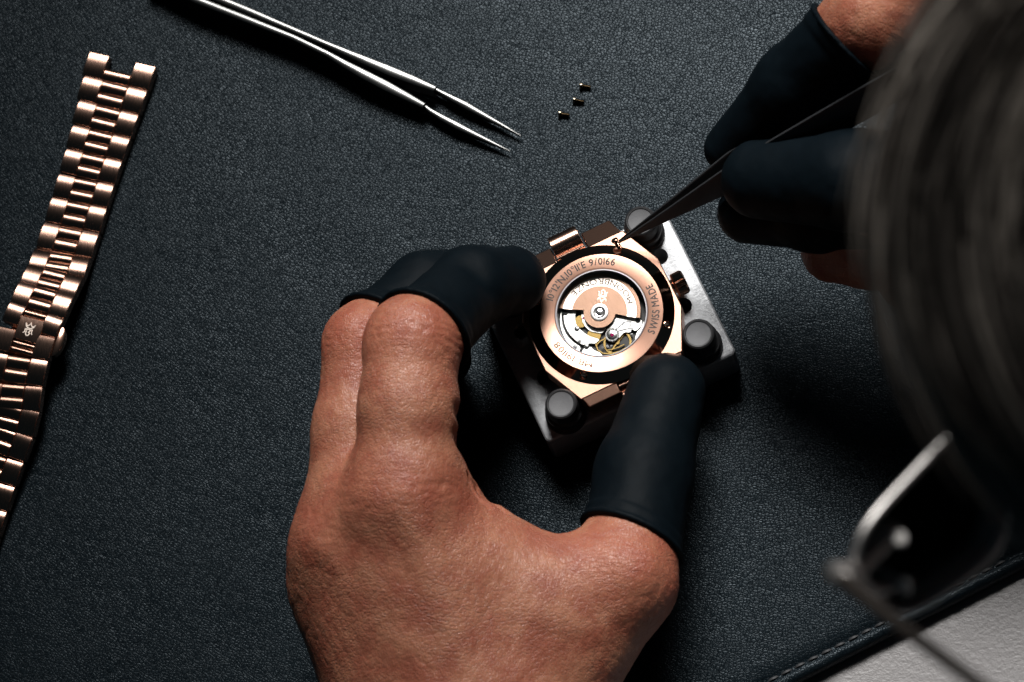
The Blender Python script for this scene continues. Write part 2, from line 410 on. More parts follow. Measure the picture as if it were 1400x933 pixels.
# engraved lettering, letter by letter round the ring
def glyph(ch):
    c = bpy.data.curves.new('t', 'FONT'); c.body = ch; c.size = 1.0; c.resolution_u = 3
    o = bpy.data.objects.new('t', c); col.objects.link(o); bpy.context.view_layer.update()
    me = bpy.data.meshes.new_from_object(o.evaluated_get(bpy.context.evaluated_depsgraph_get()))
    v = np.array([x.co[:2] for x in me.vertices]) if len(me.vertices) else np.zeros((0, 2)); f = [list(p.vertices) for p in me.polygons]
    bpy.data.objects.remove(o); bpy.data.curves.remove(c); bpy.data.meshes.remove(me); return v, f
GL = {}
def arc_text(s, r, size, a0, a1, outward, z, bold=0.018):
    for ch in s:
        if ch not in GL and ch != ' ': GL[ch] = glyph(ch)
    gap = 0.13; ws = []
    for ch in s: ws.append(0.30 if ch == ' ' else float(np.ptp(GL[ch][0][:, 0]))+gap)
    tot = sum(ws)-gap; arc = math.radians(abs(a1-a0)); sgn = 1 if a1 > a0 else -1
    pos, V, Fc = 0.0, [], []
    kx = arc*r/(tot*size)
    for ch, w in zip(s, ws):
        if ch != ' ':
            v, f = GL[ch]; vx = v[:, 0]-v[:, 0].min()
            for q_, (ox, oy) in enumerate(((0, 0), (bold, 0), (-bold, 0), (0, bold), (0, -bold))):      # thicken the strokes
                for x, y in zip(vx+ox, v[:, 1]+oy):
                    ang = math.radians(a0)+sgn*(pos+x)/tot*arc
                    rr = r+(y-0.36)*size*(1 if outward else -1)
                    V.append((rr*math.cos(ang), rr*math.sin(ang), z+0.004*q_))
                n0 = len(V)-len(v); Fc += [[i+n0 for i in q] for q in f]
        pos += w
    return V, Fc
zt = ZR+0.10
mk('engraving', arc_text("10°12'N,10°11'E 9/0166", 14.5, 2.7, 139, 50.5, True, zt), ETCHL, rg)
mk('engraving', arc_text("SWISS MADE", 14.5, 2.8, -50, 5, False, zt), ETCHL, rg)
mk('engraving', arc_text("MB-191108", 14.5, 2.5, 236, 189, True, zt), ETCHL, rg)
# case-back screws sunk in the bezel
slope = math.atan2(ZR-ZF-0.2, 2.6)
for k, ang in enumerate((-37.2, -130.4, 142)):
    a = math.radians(ang); r = 17.75; zc = ZF+0.2+(19.3-r)*math.tan(slope)
    Rm = Matrix.Translation((r*math.cos(a), r*math.sin(a), zc)) @ Matrix.Rotation(a, 4, 'Z') @ Matrix.Rotation(slope*0.9, 4, 'Y')
    hole = lathe([(1.12, 0.03), (1.05, 0.10), (0.9, 0.06), (0.82, -0.25)], 28)
    mk('screw_seat', xf(hole, Rm), POL, bez, 30)
    hd = mk('screw', xf(merge(lathe([(0.8, 0.02), (0.62, 0.09), (0.0, 0.09)], 28)), Rm), LINKP, bez, 30)
    mk('screw_recess', xf(merge(box(-0.62, 0.62, -0.13, 0.13, 0.06, 0.105)), Rm @ Matrix.Rotation(0.6+k, 4, 'Z')), BLACKM, bez, 0)
a = math.radians(51.8); r = 18.0; zc = ZF+0.2+(19.3-r)*math.tan(slope)
Rm = Matrix.Translation((r*math.cos(a), r*math.sin(a), zc)) @ Matrix.Rotation(a, 4, 'Z') @ Matrix.Rotation(slope*0.9, 4, 'Y')
mk('screw_seat', xf(lathe([(1.12, 0.03), (1.05, 0.10), (0.9, 0.06), (0.75, 0.03), (0, 0.02)], 28), Rm), ETCH, bez, 30)
# crown
def crown():
    secs = []; n = 32
    for u, r in ((20.0, 2.0), (20.6, 2.0), (20.75, 3.0), (21.2, 3.35), (23.6, 3.35), (24.1, 2.9), (24.2, 2.0), (24.25, 0.1)):
        s = []
        for i in range(n):
            a = 2*math.pi*i/n; rr = r
            if r > 2.8: rr = r*(0.86 if i % 4 == 0 else 1.0)
            s.append((u, rr*math.cos(a), 5.6+rr*math.sin(a)))
        secs.append(s)
    return loft(secs)
mk('crown', crown(), POL, watch, 25)
# movement under the glass, drawn from the zoomed view (5.18 x, origin 730,330)
ZB = 7.6
def mv(x, y, z=ZB):
    return toloc(730+x/5.18, 330+y/5.18, 15.05+z)
def dense(pts, closed=True, step=0.5):
    o = []; n = len(pts)
    for i in range(n if closed else n-1):
        a, b = np.array(pts[i]), np.array(pts[(i+1) % n]); m = max(1, int(np.linalg.norm(b-a)/step))
        for k in range(m): o.append(tuple(a+(b-a)*k/m))
    if not closed: o.append(tuple(pts[-1]))
    return o
def smoothpoly(pts, it=1):
    for _ in range(it):
        o = []; n = len(pts)
        for i in range(n):
            a, b = np.array(pts[i]), np.array(pts[(i+1) % n]); o += [tuple(a*.8+b*.2), tuple(a*.2+b*.8)]
        pts = o
    return pts
def clampc(pts, R=11.6):
    o = []
    for x, y in pts:
        r = math.hypot(x, y); o.append((x*R/r, y*R/r) if r > R else (x, y))
    return o
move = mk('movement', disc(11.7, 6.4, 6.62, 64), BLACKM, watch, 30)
def plate(name, pts, z0, z1, m, sm=1):
    q = clampc(dense(smoothpoly([mv(*p) for p in pts], sm), True, 0.6))
    return mk(name, prism(q, z0, z1), m, move, 30, bevel=0.06, seg=2)
plate('bridge', [(120, 488), (200, 488), (196, 540), (203, 600), (233, 667), (283, 717), (335, 750), (315, 800), (220, 800), (120, 700)], 6.7, ZB, PLATE)
plate('bridge', [(214, 486), (300, 486), (291, 540), (299, 590), (330, 627), (390, 672), (452, 690), (466, 700), (432, 728), (400, 722), (352, 738), (298, 707), (247, 655), (217, 595), (209, 540)], 6.7, ZB, PLATE)
plate('bridge', [(332, 478), (356, 478), (368, 560), (405, 603), (465, 620), (512, 604), (488, 650), (462, 652), (400, 640), (360, 604), (338, 560)], 6.7, ZB, PLATE)
plate('bridge', [(318, 470), (372, 470), (420, 400), (500, 400), (640, 480), (585, 530), (520, 596), (465, 612), (410, 595), (376, 556)], 6.7, ZB-0.1, PLATE)
plate('balance_cock', [(592, 513), (700, 538), (768, 556), (762, 602), (720, 640), (694, 622), (684, 648), (640, 646), (606, 684), (566, 716), (520, 706), (500, 662), (528, 612), (570, 560)], 6.9, ZB+0.1, PLATE)
plate('bridge', [(728, 640), (758, 612), (776, 560), (850, 560), (830, 700), (745, 720), (712, 700)], 6.7, ZB-0.2, PLATE)
plate('bridge', [(342, 762), (398, 742), (428, 772), (470, 786), (500, 830), (400, 850), (330, 830)], 6.7, ZB-0.15, PLATE)
# train wheels glimpsed between the bridges
def gear(c, r, z0, z1, teeth, hub=0.35):
    o = []
    for i in range(teeth*4):
        a = 2*math.pi*i/(teeth*4); rr = r*(1.0 if i % 4 in (0, 1) else 0.93); o.append((c[0]+rr*math.cos(a), c[1]+rr*math.sin(a)))
    return prism(o, z0, z1)
for (x, y), rr, tn in (((332, 566), 1.75, 34), ((424, 664), 1.9, 40)):
    mk('wheel', gear(mv(x, y), rr, 6.75, 7.35, tn), GOLD, move, 0)
bc = mv(590, 712)
mk('balance_wheel', merge(ring(3.2, 3.75, 6.8, 7.2, 56, bc), rot2(box(-3.2, 3.2, -0.22, 0.22, 6.85, 7.1), 0.5, bc), disc(0.6, 6.8, 7.25, 20, bc)), GOLD, move, 30)
mk('spring_lever', ribbon([mv(*q) for q in ((436, 722), (452, 768), (486, 792), (540, 796), (610, 778), (655, 752))], 0.32, 7.0, 7.45), GOLD, move, 30)
mk('spring_lever', ribbon([mv(*q) for q in ((520, 770), (560, 762), (600, 748), (640, 728))], 0.22, 7.0, 7.4), GOLD, move, 30)
mk('spring_lever', ribbon([mv(*q) for q in ((445, 728), (470, 705), (500, 690))], 0.3, 7.0, 7.42), GOLD, move, 30)
bj = mv(553, 663, ZB+.4)
mk('balance_seat', lathe([(1.9, ZB), (1.9, ZB+0.35), (1.75, ZB+0.45), (1.5, ZB+0.45), (1.42, ZB+0.3), (1.38, ZB+0.15)], 40, bj), STEEL, move, 30)
mk('shock_setting', lathe([(1.38, ZB+0.2), (1.0, ZB+0.3), (0.55, ZB+0.35), (0.4, ZB+0.2), (0, ZB+0.2)], 32, bj), STEEL, move, 30)
mk('jewel', disc(0.42, ZB+0.2, ZB+0.34, 20, bj), RUBY, move, 30)
for pts, w in ((((575, 628), (610, 600), (640, 576), (655, 570), (690, 572)), 0.24), (((585, 640), (625, 628), (660, 620), (690, 618), (700, 612)), 0.24),
               (((668, 590), (680, 583), (688, 592), (680, 604), (668, 600)), 0.14), (((640, 560), (622, 590)), 0.12)):
    mk('regulator_arm', ribbon([mv(*q, ZB+.15) for q in pts], w, ZB+0.1, ZB+0.24), STEELD, move, 30)
for x, y, rr, dark in ((222, 508, 0.62, 0), (304, 620, 0.62, 1), (372, 744, 0.62, 0), (322, 711, 0.42, 1), (736, 566, 0.72, 1), (613, 525, 0.62, 1), (350, 545, 0.3, 2), (430, 618, 0.3, 2),
                       (268, 536, 0.26, 3), (400, 700, 0.26, 3), (487, 752, 0.3, 3), (520, 745, 0.42, 1), (548, 742, 0.3, 0), (165, 560, 0.6, 1), (690, 660, 0.3, 0), (290, 752, 0.5, 1)):
    c = mv(x, y)
    if dark == 2:
        mk('jewel', merge(disc(rr, ZB-.3, ZB+0.03, 16, c)), RUBY, move, 30); continue
    if dark == 3:
        mk('locating_pin', ring(rr*0.72, rr, ZB-.2, ZB+0.02, 18, c), STEELD, move, 30); continue
    s_ = mk('screw', lathe([(rr*1.18, ZB+0.012), (rr*1.02, ZB+0.015)], 20, c), BLACKM, move, 30)
    mk('screw', lathe([(rr, ZB-0.3), (rr, ZB+0.06), (rr*0.85, ZB+0.11), (0, ZB+0.12)], 20, c), STEELD if dark else STEEL, move, 30)
    mk('screw_slot', rot2(box(-rr*0.95, rr*0.95, -0.07, 0.07, ZB+0.05, ZB+0.14), random.uniform(0, 3), c), BLACKM, move, 0)
# oscillating weight
ZO = 8.65
hb = toloc(819.6, 427.4, 15.05+ZO+.2); RA0, RA1 = math.radians(-35.5), math.radians(147)
RC_ = 55.5
def sect(r0, r1, z0, z1, a0=RA0, a1=RA1, n=72): return ring(r0, r1, z0, z1, n, (0, 0), a0, a1)
def rot_field():
    n = 72; o = []
    for i in range(n+1):
        a = RA0+(RA1-RA0)*i/n; o.append((9.98*math.cos(a), 9.98*math.sin(a)))
    h0, h1 = RA1-0.05, RA0+0.05+2*math.pi
    for i in range(41):
        a = h0+(h1-h0)*i/40; o.append((4.25*math.cos(a), 4.25*math.sin(a)))
    return prism(o, ZO, ZO+0.2)
rotor = mk('rotor', rot_field(), ROTOR, watch, 30); rotor.location = Vector((hb[0]*MM, hb[1]*MM, 0))
mk('rotor_rim', sect(9.99, 11.05, ZO-0.3, ZO+0.3), ROTOR, rotor, 30, bevel=0.08)
mk('polished_band', sect(7.4, 9.95, ZO+0.15, ZO+0.225), ROTORP, rotor, 30)
mk('engraving', arc_text("MOONBRONZE", 8.7, 2.3, -9.5, 119, False, ZO+0.24), INK, rotor, 0)
mk('bearing', lathe([(2.4, ZO+0.2), (2.4, ZO+0.42), (2.25, ZO+0.5), (1.75, ZO+0.5), (1.68, ZO+0.4), (1.6, ZO+0.4)], 48), PLATE, rotor, 30)
mk('bearing_race', lathe([(1.62, ZO+0.3), (1.45, ZO+0.3)], 40), BLACKM, rotor, 30)
mk('hub_screw', lathe([(1.45, ZO+0.3), (1.45, ZO+0.48), (1.3, ZO+0.55), (1.0, ZO+0.5), (0.95, ZO+0.6), (0.85, ZO+0.64), (0, ZO+0.66)], 40), STEEL, rotor, 30)
mk('screw_slot', rot2(box(-0.8, 0.8, -0.09, 0.09, ZO+0.6, ZO+0.675), 0.9), BLACKM, rotor, 0)
def emblem(z0, z1, s=1.0, w=0.16):
    """crown over an M with a B inside it, unit about 3 high, origin in the middle"""
    S = []
    S.append([(-1.25, 1.55), (-0.95, 1.0), (-0.6, 0.85), (-0.25, 1.15), (0, 1.85), (0.25, 1.15), (0.6, 0.85), (0.95, 1.0), (1.25, 1.55)])
    S.append([(-1.25, 1.55), (-0.95, 0.75), (-0.5, 0.42), (0, 0.32), (0.5, 0.42), (0.95, 0.75), (1.25, 1.55)])
    S.append([(-1.2, -1.05), (-0.9, -0.8), (-0.9, 0.1), (-0.6, 0.1), (-0.3, -0.1)]); S.append([(1.2, -1.05), (0.9, -0.8), (0.9, 0.1), (0.6, 0.1), (0.3, -0.1)])
    S.append([(-0.5, 0.05), (-0.5, -1.0), (-0.3, -1.4), (0, -1.55), (0.35, -1.35), (0.48, -1.0), (0.3, -0.72), (-0.02, -0.66), (0.3, -0.55), (0.45, -0.25), (0.25, 0.02), (-0.5, 0.05)])
    return merge(*[ribbon([(x*s, y*s) for x, y in q], w*s, z0, z1) for q in S])
mk('emblem', rot2(emblem(ZO+0.2, ZO+0.235, 1.05, 0.2), math.radians(RC_-90+180), (4.75*math.cos(math.radians(RC_)), 4.75*math.sin(math.radians(RC_)))), ROTORP, rotor, 0)

# ------------------------------------------------------------------ loose screws
def screw_mesh():
    head = lathe([(0, 0), (0.75, 0.0), (0.95, 0.12), (0.95, 0.62), (0.85, 0.72), (0.55, 0.72)], 24)
    thr = []
    z = 0.72
    while z < 3.0: thr += [(0.58, z), (0.66, z+0.07), (0.58, z+0.14)]; z += 0.14
    shank = lathe([(0.55, 0.72)]+thr+[(0.45, 3.15), (0, 3.15)], 20)
    return head, shank
def make_screw(name, loc, d, label, group=None, m=None):
    o = empty(name, loc, 0, label, 'screw', group)
    o.rotation_mode = 'QUATERNION'; o.rotation_quaternion = Vector(d).to_track_quat('Z', 'Y')
    h, s = screw_mesh(); mk('screw_head', h, m or SCREW, o, 30); mk('screw_shank', s, m or SCREW, o, 30)
    mk('screw_slot', box(-0.8, 0.8, -0.11, 0.11, -0.02, 0.2), BLACKM, o, 0)
    return o
for (px, py, a, lb) in ((792.5, 117.5, -0.18, 'tiny dark screw on the mat, nearest the top of the three'),
                        (783.5, 137, -0.22, 'tiny dark screw on the mat, middle one of the three'),
                        (763.5, 155.5, -0.20, 'tiny dark screw on the mat, nearest the silver tweezers of the three')):
    q = P(px, py, 0.9); make_screw('loose_screw', (q[0], q[1], 0.86), (math.cos(a), math.sin(a), -0.08), lb, 'loose screws on the mat')
q = P(839.5, 327.5, 28.7)
make_screw('case_screw', q, (0.33, -0.42, -0.62), 'rose gold screw held at the black tweezers tip over its hole', None, POL)

# ------------------------------------------------------------------ bracelet
RCN = [(212.7, 90.7, 4.2, 20.4), (201.5, 123, 4.2, 19.5), (189.7, 155.8, 4.2, 18.4), (178, 188, 4.2, 17.6), (167, 219.5, 4.2, 17.1), (156, 252, 4.2, 16.8), (146, 284, 4.2, 16.7), (135.7, 317.5, 4.2, 16.7),
       (124.5, 350.5, 4.9, 16.7), (114.5, 377, 7.0, 16.7), (101, 404, 9.2, 16.7), (87.5, 434.5, 10.4, 16.7), (75, 462, 10.8, 16.7), (65.5, 493, 10.8, 16.7), (57.4, 529, 10.2, 16.7), (53, 564, 9.0, 16.7),
       (44, 599, 7.4, 16.7), (31.5, 633, 6.0, 16.7), (20, 666, 5.2, 16.7), (9, 700, 4.6, 16.7), (-2, 734, 4.3, 16.7), (-13, 768, 4.2, 16.7), (-24, 802, 4.2, 16.7)]
RP = [P(x, y, z) for x, y, z, w in RCN]
bro = P(30, 453, 0)
brace = empty('watch_bracelet', bro, 0, 'detached rose gold link bracelet with folding clasp at the left', 'bracelet')
def arc_prof(L, h, th, n=11, flat=0.0):
    """section of a link along the bracelet: (s, z) closed"""
    top = []
    for i in range(n):
        s = i/(n-1); q = 2*s-1
        top.append((L*s, -h*abs(q)**2.4))
    return top+[(L, -th), (0, -th)]
def link(prof, x0, x1, org, S, T, Nn):
    """T along the bracelet, S sideways (from right edge towards left), Nn up"""
    secs = []
    for x in (x0, x1): secs.append([tuple(org+S*x+T*s+Nn*z) for s, z in prof])
    return loft(secs)
for i in range(len(RP)-1):
    T = RP[i+1]-RP[i]; Lp = np.linalg.norm(T); T /= Lp
    ta = RP[min(i+2, len(RP)-1)]-RP[max(i-1, 0)]; ta[2] = 0; ta /= np.linalg.norm(ta)
    S = np.array([ta[1], -ta[0], 0]); S = S if S[0] < 0 else -S           # towards the left edge
    S = S-T*(S@T); S /= np.linalg.norm(S); Nn = np.cross(S, T); Nn = Nn if Nn[2] > 0 else -Nn
    w = RCN[i][3]; w2 = RCN[i+1][3]; org = RP[i]-bro
    if 8 <= i <= 10: org = org-T*0.3
    L = Lp*(1.04 if 7 <= i <= 10 else 0.975); g = w*0.30
    clasp = i in (11, 12)
    pr = arc_prof(L, 0.2 if i == 12 else 0.62, 3.2)
    if i == 0: pr = arc_prof(L, 0.45, 3.4)
    mk('outer_link', link(pr, 0, g, org, S, T, Nn), LINK, brace, 32, bevel=0.2)
    mk('outer_link', link(pr, w-g, w, org, S, T, Nn), LINK, brace, 32, bevel=0.2)
    if clasp: continue
    h = Lp*0.5
    for k in (0, 1):
        if i == 0 and k == 0: continue
        if i == 10 and k == 1: pass
        p0 = arc_prof(h*0.95, 0.5, 2.4, 9)
        mk('centre_link', link(p0, g+0.12, w-g-0.12, org+T*(k*h+h*0.05)-Nn*0.05, S, T, Nn), LINKR, brace, 32, bevel=0.12)
# clasp plate with the emblem and its push button
T = RP[13]-RP[11]; Lp = np.linalg.norm(T); T /= Lp
S = np.array([T[1], -T[0], 0]); S /= np.linalg.norm(S); S = S if S[0] < 0 else -S
Nn = np.cross(S, T); Nn = Nn if Nn[2] > 0 else -Nn
org = RP[11]-bro; w = 16.7; g = w*0.30
mk('centre_link', link(arc_prof(Lp*0.17, 0.5, 2.4, 9), g+.12, w-g-.12, org+T*0.15-Nn*.3, S, T, Nn), LINKR, brace, 32, bevel=.1)
cp = mk('clasp_plate', link(arc_prof(Lp*0.52, 0.12, 2.6, 7), g-0.25, w-g+0.25, org+T*Lp*0.19+Nn*0.12, S, T, Nn), LINK, brace, 32, bevel=0.15)
for k in (0, 1):
    mk('centre_link', link(arc_prof(Lp*0.12, 0.45, 2.4, 9), g+.12, w-g-.12, org+T*Lp*(0.735+k*0.135)-Nn*.3, S, T, Nn), LINKR, brace, 32, bevel=.1)
ec = org+T*Lp*0.46+Nn*0.14+S*w*0.5
em, ef = emblem(0, 0.05, 1.15, 0.22)
mk('emblem', ([tuple(ec-S*x-T*y+Nn*z) for x, y, z in em], ef), ROTORP, cp, 0)
bp = org+T*Lp*0.52-Nn*2.4
pb = []
for q in range(13):
    a = math.pi*q/12; pb.append((2.1*math.sin(a), -4.4*math.cos(a)))
secs = []
for zz in (-1.3, -1.0, 1.0, 1.3):
    kk = 0.8 if abs(zz) > 1.1 else 1.0
    secs.append([tuple(bp-S*(x*kk-0.2)+T*y*kk+Nn*zz) for x, y in pb])
mk('clasp_button', loft(secs), LINKP, brace, 50)
mk('folding_blade', link([(0, 0), (Lp*1.9, 0), (Lp*1.9, -2.2), (0, -2.2)], 1.6, w-1.6, org-T*Lp*0.1-Nn*4.2, S, T, Nn), LINKP, brace, 32, bevel=.2)

# ------------------------------------------------------------------ silver tweezers lying on the mat
def arm_section(c, s, hw, z0, z1, top=0.35):
    return [tuple(c[:2]+s*x)+(z,) for x, z in ((-hw, z0), (-hw, z1-top), (-hw*0.7, z1-top*0.25), (0, z1), (hw*0.7, z1-top*0.25), (hw, z1-top), (hw, z0))]
def arm(rows, org):
    """rows: px, py, half width, bottom z, top z"""
    pts = [P(r[0], r[1], r[4]) for r in rows]; secs = []
    for i, r in enumerate(rows):
        d = pts[min(i+1, len(pts)-1)]-pts[max(i-1, 0)]; d[2] = 0; d /= np.linalg.norm(d); s = np.array([-d[1], d[0]])
        secs.append([tuple(np.array(q)-org) for q in arm_section(pts[i], s, r[2], r[3]*0.8, r[4], min(0.3, r[2]*0.3))])
    return loft(secs)
two = P(430, 60, 0)
twz = empty('steel_tweezers', two, 0, 'pointed silver steel tweezers lying on the mat with open tips', 'tweezers')
ru = [(205, -48, 1.0, 0.2, 8), (275, -12, 1.0, 0.1, 8), (340, 14.5, 0.95, 0.1, 8), (400, 40, 0.75, 0.1, 8), (447, 60, 0.7, 0.1, 8), (480, 74, 0.95, 0.2, 7.9), (500, 82.5, 1.15, 0.2, 7.8), (532, 96, 1.35, 0.4, 7.4), (565, 109, 1.2, 0.7, 6.7), (594, 121, 0.8, 1.1, 5.9),
      (595, 121.6, 0.42, 1.3, 4.3), (604, 126.5, 0.5, 1.35, 4.1), (618, 134, 0.75, 1.4, 4.2), (636, 143, 0.95, 1.5, 4.0), (659, 156, 0.75, 1.6, 3.5), (683, 169, 0.46, 1.7, 2.9), (712, 185.5, 0.08, 1.8, 2.2)]
rl = [(200, -36, 1.0, 0.2, 8), (268, -1, 1.0, 0.1, 8), (335, 25, 0.95, 0.1, 8), (400, 50.5, 0.75, 0.1, 8), (447, 73, 0.75, 0.1, 8), (471, 87, 1.0, 0.2, 7.9), (496, 100.5, 1.25, 0.2, 7.8), (528, 117, 1.35, 0.4, 7.4), (555, 131, 1.1, 0.7, 6.7), (579, 143.8, 0.8, 1.1, 5.9),
      (580.3, 145, 0.42, 1.3, 4.3), (588, 151, 0.55, 1.35, 4.1), (603, 160, 0.8, 1.4, 4.2), (624, 171, 0.95, 1.5, 4.0), (648, 183, 0.7, 1.6, 3.5), (672, 194.5, 0.42, 1.7, 2.9), (697, 206.5, 0.08, 1.8, 2.2)]
mk('arm', arm(ru, two), TWEEZ, twz, 40); mk('arm', arm(rl, two), TWEEZ, twz, 40)

# ------------------------------------------------------------------ black tweezers in the right hand
tip = P(846, 331, 28.0); tend = P(1240, 103, 92.0); ax = tend-tip; TL = np.linalg.norm(ax); ax /= TL
toC = CAM-tip; toC /= np.linalg.norm(toC); perp = np.cross(ax, toC); perp /= np.linalg.norm(perp)      # towards the lower right in view
if perp@(-YC) < 0: perp = -perp
nb = toC-ax*(toC@ax); nb /= np.linalg.norm(nb); nb = 0.78*nb+0.62*perp; nb /= np.linalg.norm(nb)
wb = np.cross(ax, nb)
if wb@perp < 0: wb = -wb
btz = empty('black_tweezers', tip, 0, 'black pointed tweezers gripped in the right hand, tip at the watch', 'tweezers')
def blade(off0, off1, sgn):
    secs = []
    for t, hw, th in ((0, 0.22, 0.25), (0.08, 0.9, 0.5), (0.2, 1.95, 0.8), (0.42, 4.1, 1.0), (0.6, 4.8, 1.0), (0.85, 4.8, 1.0), (1.1, 4.6, 1.0), (1.35, 4.4, 1.0)):
        of = off0+(off1-off0)*min(1, t*1.5); of = of if t <= 0.7 else of+(sgn*0.55-of)*(t-0.7)/0.65; c = ax*TL*t+nb*of
        secs.append([tuple(c+wb*x*hw+nb*z*th/2) for x, z in ((-1, -0.6), (-0.9, -1), (0.9, -1), (1, -0.6), (1, 0.6), (0.9, 1), (-0.9, 1), (-1, 0.6))])
    return loft(secs)
mk('blade', blade(0.25, 1.2, 1), BLKST, btz, 30); mk('blade', blade(-0.35, -6.2, -1), BLKST, btz, 30)

# ------------------------------------------------------------------ signed-distance modelling for the person
def caps(p, a, b, r1, r2):
    a = np.asarray(a, np.float32); b = np.asarray(b, np.float32); ba = b-a; pa = p-a
    t = np.clip((pa@ba)/max(1e-6, float(ba@ba)), 0, 1)
    q = pa-t[:, None]*ba
    return np.sqrt(np.einsum('ij,ij->i', q, q))-(r1+(r2-r1)*t)
def smin(a, b, k):
    h = np.clip(0.5+0.5*(b-a)/k, 0, 1); return b+(a-b)*h-k*h*(1-h)
def smax(a, b, k): return -smin(-a, -b, k)
def ell(p, c, axes, rad):
    q = (p-np.asarray(c, np.float32))@np.asarray(axes, np.float32).T; rad = np.asarray(rad, np.float32)
    k0 = np.linalg.norm(q/rad, axis=1); k1 = np.linalg.norm(q/(rad*rad), axis=1)
    return k0*(k0-1)/np.maximum(k1, 1e-6)
def nets(f, lo, hi, h, blk=8):
    """surface nets over a sparse grid"""
    lo = np.asarray(lo, np.float32); nb = np.ceil((np.asarray(hi)-lo)/(h*blk)).astype(int)
    g = np.stack(np.meshgrid(*[np.arange(x) for x in nb], indexing='ij'), -1).reshape(-1, 3)
    cc = lo+(g+0.5)*np.float32(h*blk); d = f(cc.astype(np.float32))
    act = (np.abs(d) < h*blk*0.5*1.74*1.25+1.5)
    Nn = nb*blk
    val = np.empty(tuple(Nn), np.float32)
    big = np.where(d > 0, 5.0, -5.0).reshape(tuple(nb)).astype(np.float32)
    val[:] = np.repeat(np.repeat(np.repeat(big, blk, 0), blk, 1), blk, 2)
    off = np.stack(np.meshgrid(*[np.arange(blk)]*3, indexing='ij'), -1).reshape(-1, 3)
    idx = (g[act][:, None, :]*blk+off[None]).reshape(-1, 3)
    for s in range(0, len(idx), 400000):
        q = idx[s:s+400000]; val[q[:, 0], q[:, 1], q[:, 2]] = f((lo+q*np.float32(h)).astype(np.float32))
    ins = val < 0
    c8 = [(i, j, k) for i in (0, 1) for j in (0, 1) for k in (0, 1)]
    sl = lambda A, o: A[o[0]:A.shape[0]-1+o[0], o[1]:A.shape[1]-1+o[1], o[2]:A.shape[2]-1+o[2]]
    cnt = sum(sl(ins, o).astype(np.int8) for o in c8)
    cell = np.argwhere((cnt > 0) & (cnt < 8))
    vid = -np.ones(cnt.shape, np.int32); vid[tuple(cell.T)] = np.arange(len(cell))
    acc = np.zeros((len(cell), 3), np.float32); num = np.zeros(len(cell), np.float32)
    for a in c8:
        for ax_ in range(3):
            if a[ax_]: continue
            b = list(a); b[ax_] = 1
            va = val[tuple((cell+a).T)]; vb = val[tuple((cell+b).T)]; m = (va < 0) != (vb < 0)
            t = va/(va-vb+1e-12); pt = np.tile(np.array(a, np.float32), (len(cell), 1)); pt[:, ax_] = t
            acc[m] += pt[m]; num[m] += 1
    V = lo+(cell+acc/num[:, None])*np.float32(h)
    Q = []
    for ax_ in range(3):
        o1, o2 = (ax_+1) % 3, (ax_+2) % 3
        A = ins; s0 = [slice(1, -1)]*3; s0[ax_] = slice(0, -1); s1 = [slice(1, -1)]*3; s1[ax_] = slice(1, None)
        e = np.argwhere(A[tuple(s0)] != A[tuple(s1)]); base = e+1; base[:, ax_] -= 1
        if not len(e): continue
        fl = A[tuple(base.T)]
        def at(d1, d2):
            q = base.copy(); q[:, o1] -= d1; q[:, o2] -= d2; return vid[tuple(np.minimum(q, np.array(vid.shape)-1).T)]
        q = np.stack([at(1, 1), at(0, 1), at(0, 0), at(1, 0)], 1)
        q[~fl] = q[~fl][:, ::-1]; Q.append(q[(q >= 0).all(1)])
    V = V.astype(np.float32)
    for _ in range(2):                                            # pull on to the exact surface
        e = np.float32(0.05); d0 = f(V); G = np.stack([f(V+np.eye(3, dtype=np.float32)[k]*e)-d0 for k in range(3)], 1)/e
        V = V-np.clip(d0, -h, h)[:, None]*G/np.maximum((G*G).sum(1), 0.2)[:, None]
    return V, np.concatenate(Q)
def bbox(pts, pad):
    p = np.array([q[:3] for q in pts]); return p.min(0)-pad, p.max(0)+pad
def vnoise(p, seed=0):
    """smooth lattice noise in [-1, 1]"""
    r = np.random.default_rng(seed).random((32, 32, 32), dtype=np.float32)*2-1
    i = np.floor(p).astype(int); fr = (p-i).astype(np.float32); fr = fr*fr*(3-2*fr); o = 0
    for a in (0, 1):
        for b in (0, 1):
            for c in (0, 1):
                w = (fr[:, 0] if a else 1-fr[:, 0])*(fr[:, 1] if b else 1-fr[:, 1])*(fr[:, 2] if c else 1-fr[:, 2])
                o = o+w*r[(i[:, 0]+a) % 32, (i[:, 1]+b) % 32, (i[:, 2]+c) % 32]
    return o
def K(px, py, z, r): return (*P(px, py, z), r)
def chain(p, ks, k=3.0):
    d = None
    for a, b in zip(ks[:-1], ks[1:]):
        q = caps(p, a[:3], b[:3], a[3], b[3]); d = q if d is None else smin(d, q, k)
    return d
def cut(p, x0, n):
    n = np.array(n, float); n /= np.linalg.norm(n); return -((p-np.asarray(x0, np.float32))@n.astype(np.float32)), n

